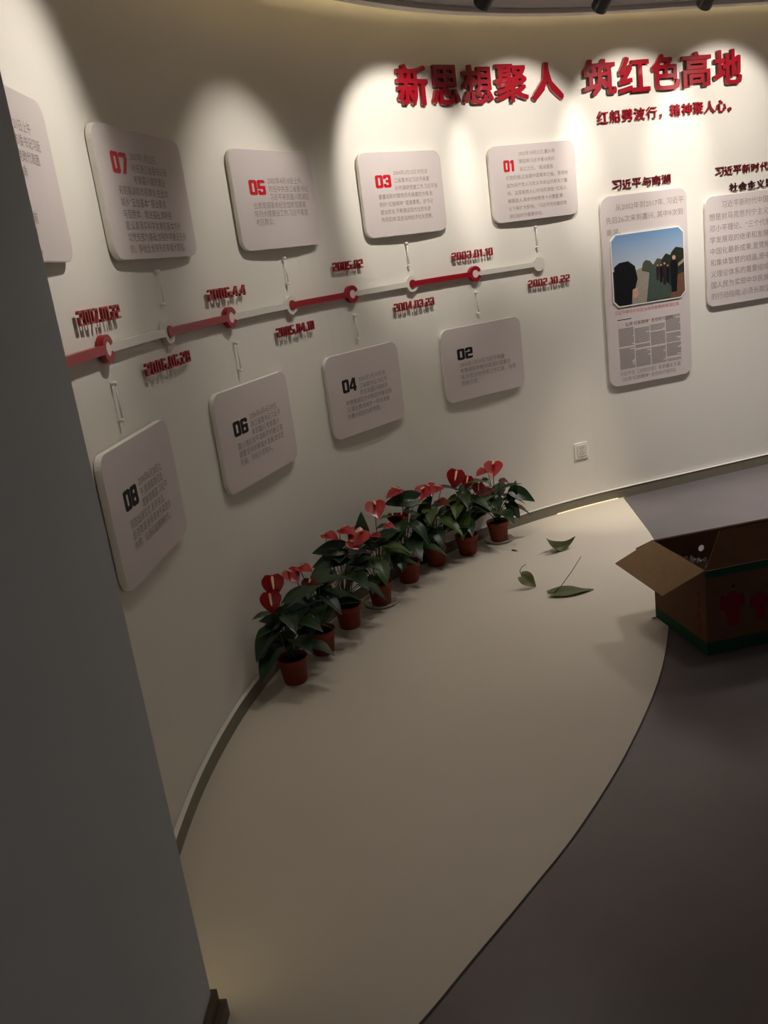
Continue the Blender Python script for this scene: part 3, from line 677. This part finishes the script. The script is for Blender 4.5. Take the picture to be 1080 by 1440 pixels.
    for k in range(n):
        for tr in range(12):
            a = k*2.399+rd.uniform(-.4, .4)+tr*.7; lvl = (k+.5)/n; rr = (.025+.065*lvl)*spread; z = .145+(top-.145)*(1-lvl)**.8+rd.uniform(-.015, .015)
            Q = Vector((rr*math.cos(a), rr*math.sin(a), z)); size = rd.uniform(.10, .14)
            el = rd.uniform(-.55, .35) if lvl > .3 else rd.uniform(-.2, .7)
            yd = Vector((math.cos(a), math.sin(a), el)).normalized(); T = Q+yd*size
            if wdist(x+T.x, y+T.y) > .03 and wdist(x+Q.x, y+Q.y) > .03: break
        else: continue
        add_leaf(Q, yd, size, kind=rd.randrange(14))
    return r
plant(0, -.405, 2.972, 'potted red anthurium nearest the viewer, first of the row with two big round blooms',
      [(-.021, -.01, .396, .085, 'f', 's'), (-.036, -.03, .342, .082, 'f', 's')],
      [(-.137, -.018, .288, .15, -.95, .22), (-.105, -.02, .166, .10, -.95, -.12)], 0, 3, 11, 1.0, .30)
plant(1, -.307, 3.19, 'potted red anthurium second from the near end, half hidden by the first',
      [(-.076, -.007, .345, .075, 't', 's'), (-.026, -.003, .362, .065, 'u', 's'), (-.010, -.02, .300, .07, 't', 'd'), (.050, -.03, .235, .045, 't', 's')], [], 0, 8, 13, 1, .30)
plant(2, -.203, 3.41, 'potted red anthurium third from the near end, with a pointed leaf above its blooms',
      [(-.030, -.001, .409, .072, 'u', 's'), (.036, .002, .420, .07, 'u', 's'), (.088, -.01, .395, .10, 't', 's'), (.060, -.03, .370, .06, 't', 's')],
      [(.108, .006, .462, .11, .08, 1.0), (-.125, -.005, .366, .12, -.9, .15), (-.135, -.02, .315, .13, -.95, .0)], 0, 12, 14, 1, .33)
plant(3, -.063, 3.612, 'potted red anthurium on a white saucer in the middle of the row',
      [(.030, .001, .437, .095, 't', 's'), (.075, .001, .350, .05, 'u', 's'), (.014, -.02, .322, .05, 'u', 's')], [(.06, 0, .29, .11, .5, .1)], 'white plastic saucer under the pot in the middle of the row', 22, 13, 1, .31)
plant(4, .076, 3.847, 'potted red anthurium fifth from the near end with an umbrella-like bloom on top',
      [(-.013, 0, .437, .085, 'u', 's'), (.001, -.02, .325, .055, 't', 's'), (.041, -.001, .378, .05, 't', 's'), (-.04, -.03, .33, .06, 't', 'd')], [(-.07, 0, .41, .14, -.97, .16)], 0, 31, 12, 1, .34)
plant(5, .220, 4.022, 'potted red anthurium third from the far end with three blooms close together',
      [(-.055, .002, .382, .085, 't', 's'), (.004, 0, .386, .08, 't', 's'), (.045, -.002, .378, .07, 'u', 's'), (.055, -.01, .315, .075, 'u', 'd'), (-.01, -.02, .27, .07, 't', 'd')], [(-.01, 0, .345, .10, .4, .8)], 0, 44, 12, 1, .29)
plant(6, .386, 4.122, 'potted red anthurium second from the far end with a big upright bloom',
      [(-.020, .002, .398, .095, 'f', 's'), (.032, -.003, .372, .065, 'f', 's'), (.082, -.007, .330, .065, 'f', 's')], [], 0, 53, 15, 1, .35)
plant(7, .563, 4.252, 'potted red anthurium at the far end of the row, standing on a white saucer',
      [(-.046, .005, .368, .075, 'u', 's'), (.005, -.001, .384, .10, 't', 's'), (-.043, .006, .322, .045, 'u', 'd'), (.045, -.005, .310, .05, 'u', 'd'), (-.035, -.01, .270, .085, 'u', 'd')],
      [(.191, -.025, .205, .12, .9, -.35), (.100, -.011, .285, .085, .25, .9), (.118, -.013, .110, .10, .6, -.8)], 'white plastic saucer under the far-end pot', 67, 11, .9, .24)

# ------------------------------------------------------------------ fallen leaves and petal
def fallen(name, L, Wd, mw, m, label, fold, droop, curl=0, pet=None, wav=0.0, bow=0.0):
    bm = heart(L, Wd, fold, droop, 12, 4, wav=wav, curl=curl)
    for v in bm.verts: v.co.z += bow*L*(v.co.y/L-.42)**2
    zm = min(v.co.z for v in (bm.verts))
    o = obj(name, bm, m, None, True); o.matrix_world = mw
    for v in o.data.vertices: pass
    zz = min((mw@v.co).z for v in o.data.vertices); o.location.z += FL+.0008-zz
    tag(o, label, 'leaf', 'fallen leaves on the cream floor')
    if pet:
        bm = bmn(); tube(bm, pet, .0021, 6, .0015); obj('petiole', bm, M_TRIM, o, True)
    return o
# big flat leaf, petiole standing up towards the back
fallen('fallen_leaf', .165, .105, orient((.665, 3.455, .02), (.165, -.012, 0), (0, 0, 1)), M_DLEAF, 'largest fallen green leaf lying flat with its stalk sticking up', .10, .02, 0,
       [(0, 0, .001), (-.03, .035, .015), (-.07, .09, .06), (-.112, .14, .107)], .003)
fallen('fallen_leaf', .125, .075, orient((.765, 3.99, .03), (.12, .03, 0), (0, -.5, 1)), M_DLEAF, 'curled boat-shaped fallen leaf with both ends raised, near the potted plants', .55, 0, 0, None, .002, 1.5)
lf = fallen('fallen_leaf', .075, .07, orient((.555, 3.575, .05), (.055, -.02, -.045), (.1, -.6, .5)), M_DLEAF2, 'small pale folded fallen leaf with a bent stalk, leftmost of the three', .5, .1, .1,
       [(0, 0, 0), (-.02, -.02, -.008), (-.05, -.02, -.022), (-.068, -.012, -.018)], .002)
bm = heart(.042, .014, .3, -.15, 8, 2); pt = obj('fallen_petal', bm, M_PETAL, None, True)
pt.matrix_world = orient((.598, 4.075, FL+.001), (.035, -.045, .0), (0, 0, 1)); tag(pt, 'tiny dried red petal lying beside the far-end saucer', 'petal')
bm = heart(.03, .014, .4, -.3, 6, 2); pt = obj('leaf_scrap', bm, M_CDK, None, True)
pt.matrix_world = orient((.962, 3.085, FL+.002), (.03, -.02, .006), (0, 0, 1)); tag(pt, 'tiny dark dried scrap beside the left bottom corner of the cardboard box', 'scrap')

# ------------------------------------------------------------------ cardboard box
BA = Vector((.979, 3.10)); BF = Vector((1.036, 2.735)); BL = Vector((.988, .154)).normalized(); BD = (BF-BA).normalized()
BD = Vector((BL.y, -BL.x)); DEP = .37; LEN = .60; HB = .308; t = .005; Z0 = .0042
mb = Matrix(((BL.x, -BD.x, 0, BF.x), (BL.y, -BD.y, 0, BF.y), (0, 0, 1, Z0), (0, 0, 0, 1)))   # origin: front-left bottom; x along front, y to the back
bx = empty('cardboard_box', mb, 'open brown cardboard carton with green bands and red flower-pot print', 'box')
def wallwithhole(w, h, holes, nm, mw, m=M_CARDP, tt=t):
    bm = bmn()
    cu = bpy.data.curves.new('w', 'CURVE'); cu.dimensions = '2D'; cu.fill_mode = 'BOTH'
    def sp(P):
        s_ = cu.splines.new('POLY'); s_.points.add(len(P)-1); s_.use_cyclic_u = True
        for i, (x, y) in enumerate(P): s_.points[i].co = (x, y, 0, 1)
    sp([(0, 0), (w, 0), (w, h), (0, h)])
    for hx, hy, hr in holes: sp([(hx+hr*math.cos(a*math.pi/8), hy+hr*math.sin(a*math.pi/8)) for a in range(16)])
    me = curve_mesh(cu); bm.from_mesh(me); bpy.data.meshes.remove(me); bm = extrude(bm, tt)
    return obj(nm, bm, m, bx, False, mw)
RX = Matrix.Rotation(math.radians(90), 4, 'X')
fw = wallwithhole(LEN, HB, [(.10, .235, .011), (.50, .235, .011)], 'front_wall', Matrix.Translation((0, t, 0))@RX)
bw = wallwithhole(LEN, HB, [(.195, .243, .013), (.41, .243, .013)], 'rear_wall', Matrix.Translation((0, DEP, 0))@RX)
RZ = Matrix(((0, 0, 1, 0), (1, 0, 0, 0), (0, 1, 0, 0), (0, 0, 0, 1)))
lw = wallwithhole(DEP-2*t-.002, HB, [], 'side_wall', Matrix.Translation((0, t+.001, 0))@RZ)
rw = wallwithhole(DEP-2*t-.002, HB, [], 'side_wall', Matrix.Translation((LEN-t, t+.001, 0))@RZ)
bm = bmn(); box(bm, t, LEN-t, t, DEP-t, 0, .005); obj('bottom_panel', bm, M_CARD, bx)
def sheet(pts, m, name, parent, y, sidewall=False):   # thin print on the front (y<0) or on the left side (x<0)
    bm = bmn()
    if sidewall: vs_ = [bm.verts.new((-.0006, x, z)) for x, z in pts]
    else: vs_ = [bm.verts.new((x, -.0006, z)) for x, z in pts]
    bm.faces.new(vs_); bmesh.ops.triangulate(bm, faces=bm.faces)
    o = obj(name, bm, m, parent)
    o.matrix_local = parent.matrix_local.inverted(); return o
sheet([(0, 0), (LEN, 0), (LEN, .046), (0, .046)], M_GREEN, 'green_band', fw, 0)
sheet([(0, HB-.026), (LEN, HB-.026), (LEN, HB), (0, HB)], M_GREEN, 'green_band', fw, 0)
sheet([(DEP-.001, 0), (0, 0), (0, .046), (DEP-.001, .046)], M_GREEN, 'green_band', lw, 0, True)
for k in range(6):
    x = .06+k*.045; sheet([(x, .014), (x+.030, .014), (x+.030, .019), (x, .019)], mat('carton_print_light', srgb(60, 92, 62), .7, .2, .05, 30) if k == 0 else bpy.data.materials['carton_print_light'], 'printed_mark', fw, 0)
def potprint(cx, s):
    P = [(-.040, .115), (-.022, .108), (-.012, .125), (.0, .116), (.012, .125), (.022, .108), (.042, .112), (.034, .088), (.046, .070), (.030, .060), (.026, .052), (.018, 0), (-.016, 0), (-.024, .052), (-.030, .058), (-.048, .066), (-.034, .086)]
    sheet([(cx+x*s, .095+y*s) for x, y in P], M_CRED, 'flower_pot_print', fw, 0)
potprint(.096, 1.0); potprint(.200, .82); potprint(.31, 1.0); potprint(.42, .82)
for z, h, a in ((.075, .030, 0), (.115, .034, .004), (.160, .03, 0), (.200, .026, .003)):
    sheet([(.035+a, z), (.055+a, z+.004), (.052+a, z+h), (.038+a, z+h*.9)], M_CRED, 'printed_mark', lw, 0, True)
def flap(name, w, l, hinge, ang_m, trim=.01, m=M_CARDP):
    bm = bmn(); prism(bm, [(0, 0), (w, 0), (w-trim, l), (trim, l)], 0, .004); return obj(name, bm, m, bx, False, hinge@ang_m)
# left flap folded outwards: local x along the hinge, y outward
drop = math.radians(-22)
hL = Matrix(((0, -1, 0, 0), (1, 0, 0, .001), (0, 0, 1, HB+.001), (0, 0, 0, 1)))
fl = flap('flap', DEP-.002, .165, hL, Matrix.Rotation(drop, 4, 'X'), .004, M_CARD); fl['label'] = 'plain brown flap folded outwards'
hR = Matrix(((0, 1, 0, LEN), (-1, 0, 0, DEP-.001), (0, 0, 1, HB+.001), (0, 0, 0, 1)))
flap('flap', DEP-.002, .165, hR, Matrix.Rotation(math.radians(-50), 4, 'X'), .004, M_CARD)
hF = Matrix(((1, 0, 0, 0), (0, 1, 0, .003), (0, 0, 1, HB+.002), (0, 0, 0, 1)))
ff = flap('flap', LEN, .122, hF, Matrix.Rotation(math.radians(66), 4, 'X'), .085, M_CARDP); ff['label'] = 'printed front flap standing up'
bm = bmn()
for (x0, x1, y0, y1) in [(.12, .19, .075, .083), (.14, .21, .050, .057), (.30, .37, .075, .083)]:
    bm.faces.new([bm.verts.new(p) for p in ((x0, y0, 0), (x1, y0+.004, 0), (x1, y1+.004, 0), (x0, y1, 0))])
obj('printed_mark', bm, M_CDK, ff, False, Matrix.Translation((0, 0, -.0005)))
hB = Matrix(((1, 0, 0, 0), (0, 1, 0, DEP+.004), (0, 0, 1, HB-.003), (0, 0, 0, 1)))
flap('flap', LEN, .165, hB, Matrix.Rotation(math.radians(-28), 4, 'X'), .004, M_CARDP)
# crumpled clear film in the box
rf = random.Random(5); bm = bmn(); nx, ny = 18, 14; G = []
for i in range(nx+1):
    row = []
    for j in range(ny+1):
        x, y = .012+.21*i/nx, .03+.24*j/ny
        z = .262+.045*math.exp(-((i-4)**2+(j-5)**2)/40)-.12*(i/nx)**2+rf.uniform(-.016, .016)
        row.append(bm.verts.new((x+rf.uniform(-.004, .004), y+rf.uniform(-.005, .005), z)))
    G.append(row)
for i in range(nx):
    for j in range(ny):
        bm.faces.new([G[i][j], G[i+1][j], G[i+1][j+1]]); bm.faces.new([G[i][j], G[i+1][j+1], G[i][j+1]])
film = obj('plastic_film', bm, M_FILM); film.matrix_world = mb; tag(film, 'crumpled clear plastic film stuffed inside the open cardboard box', 'film')
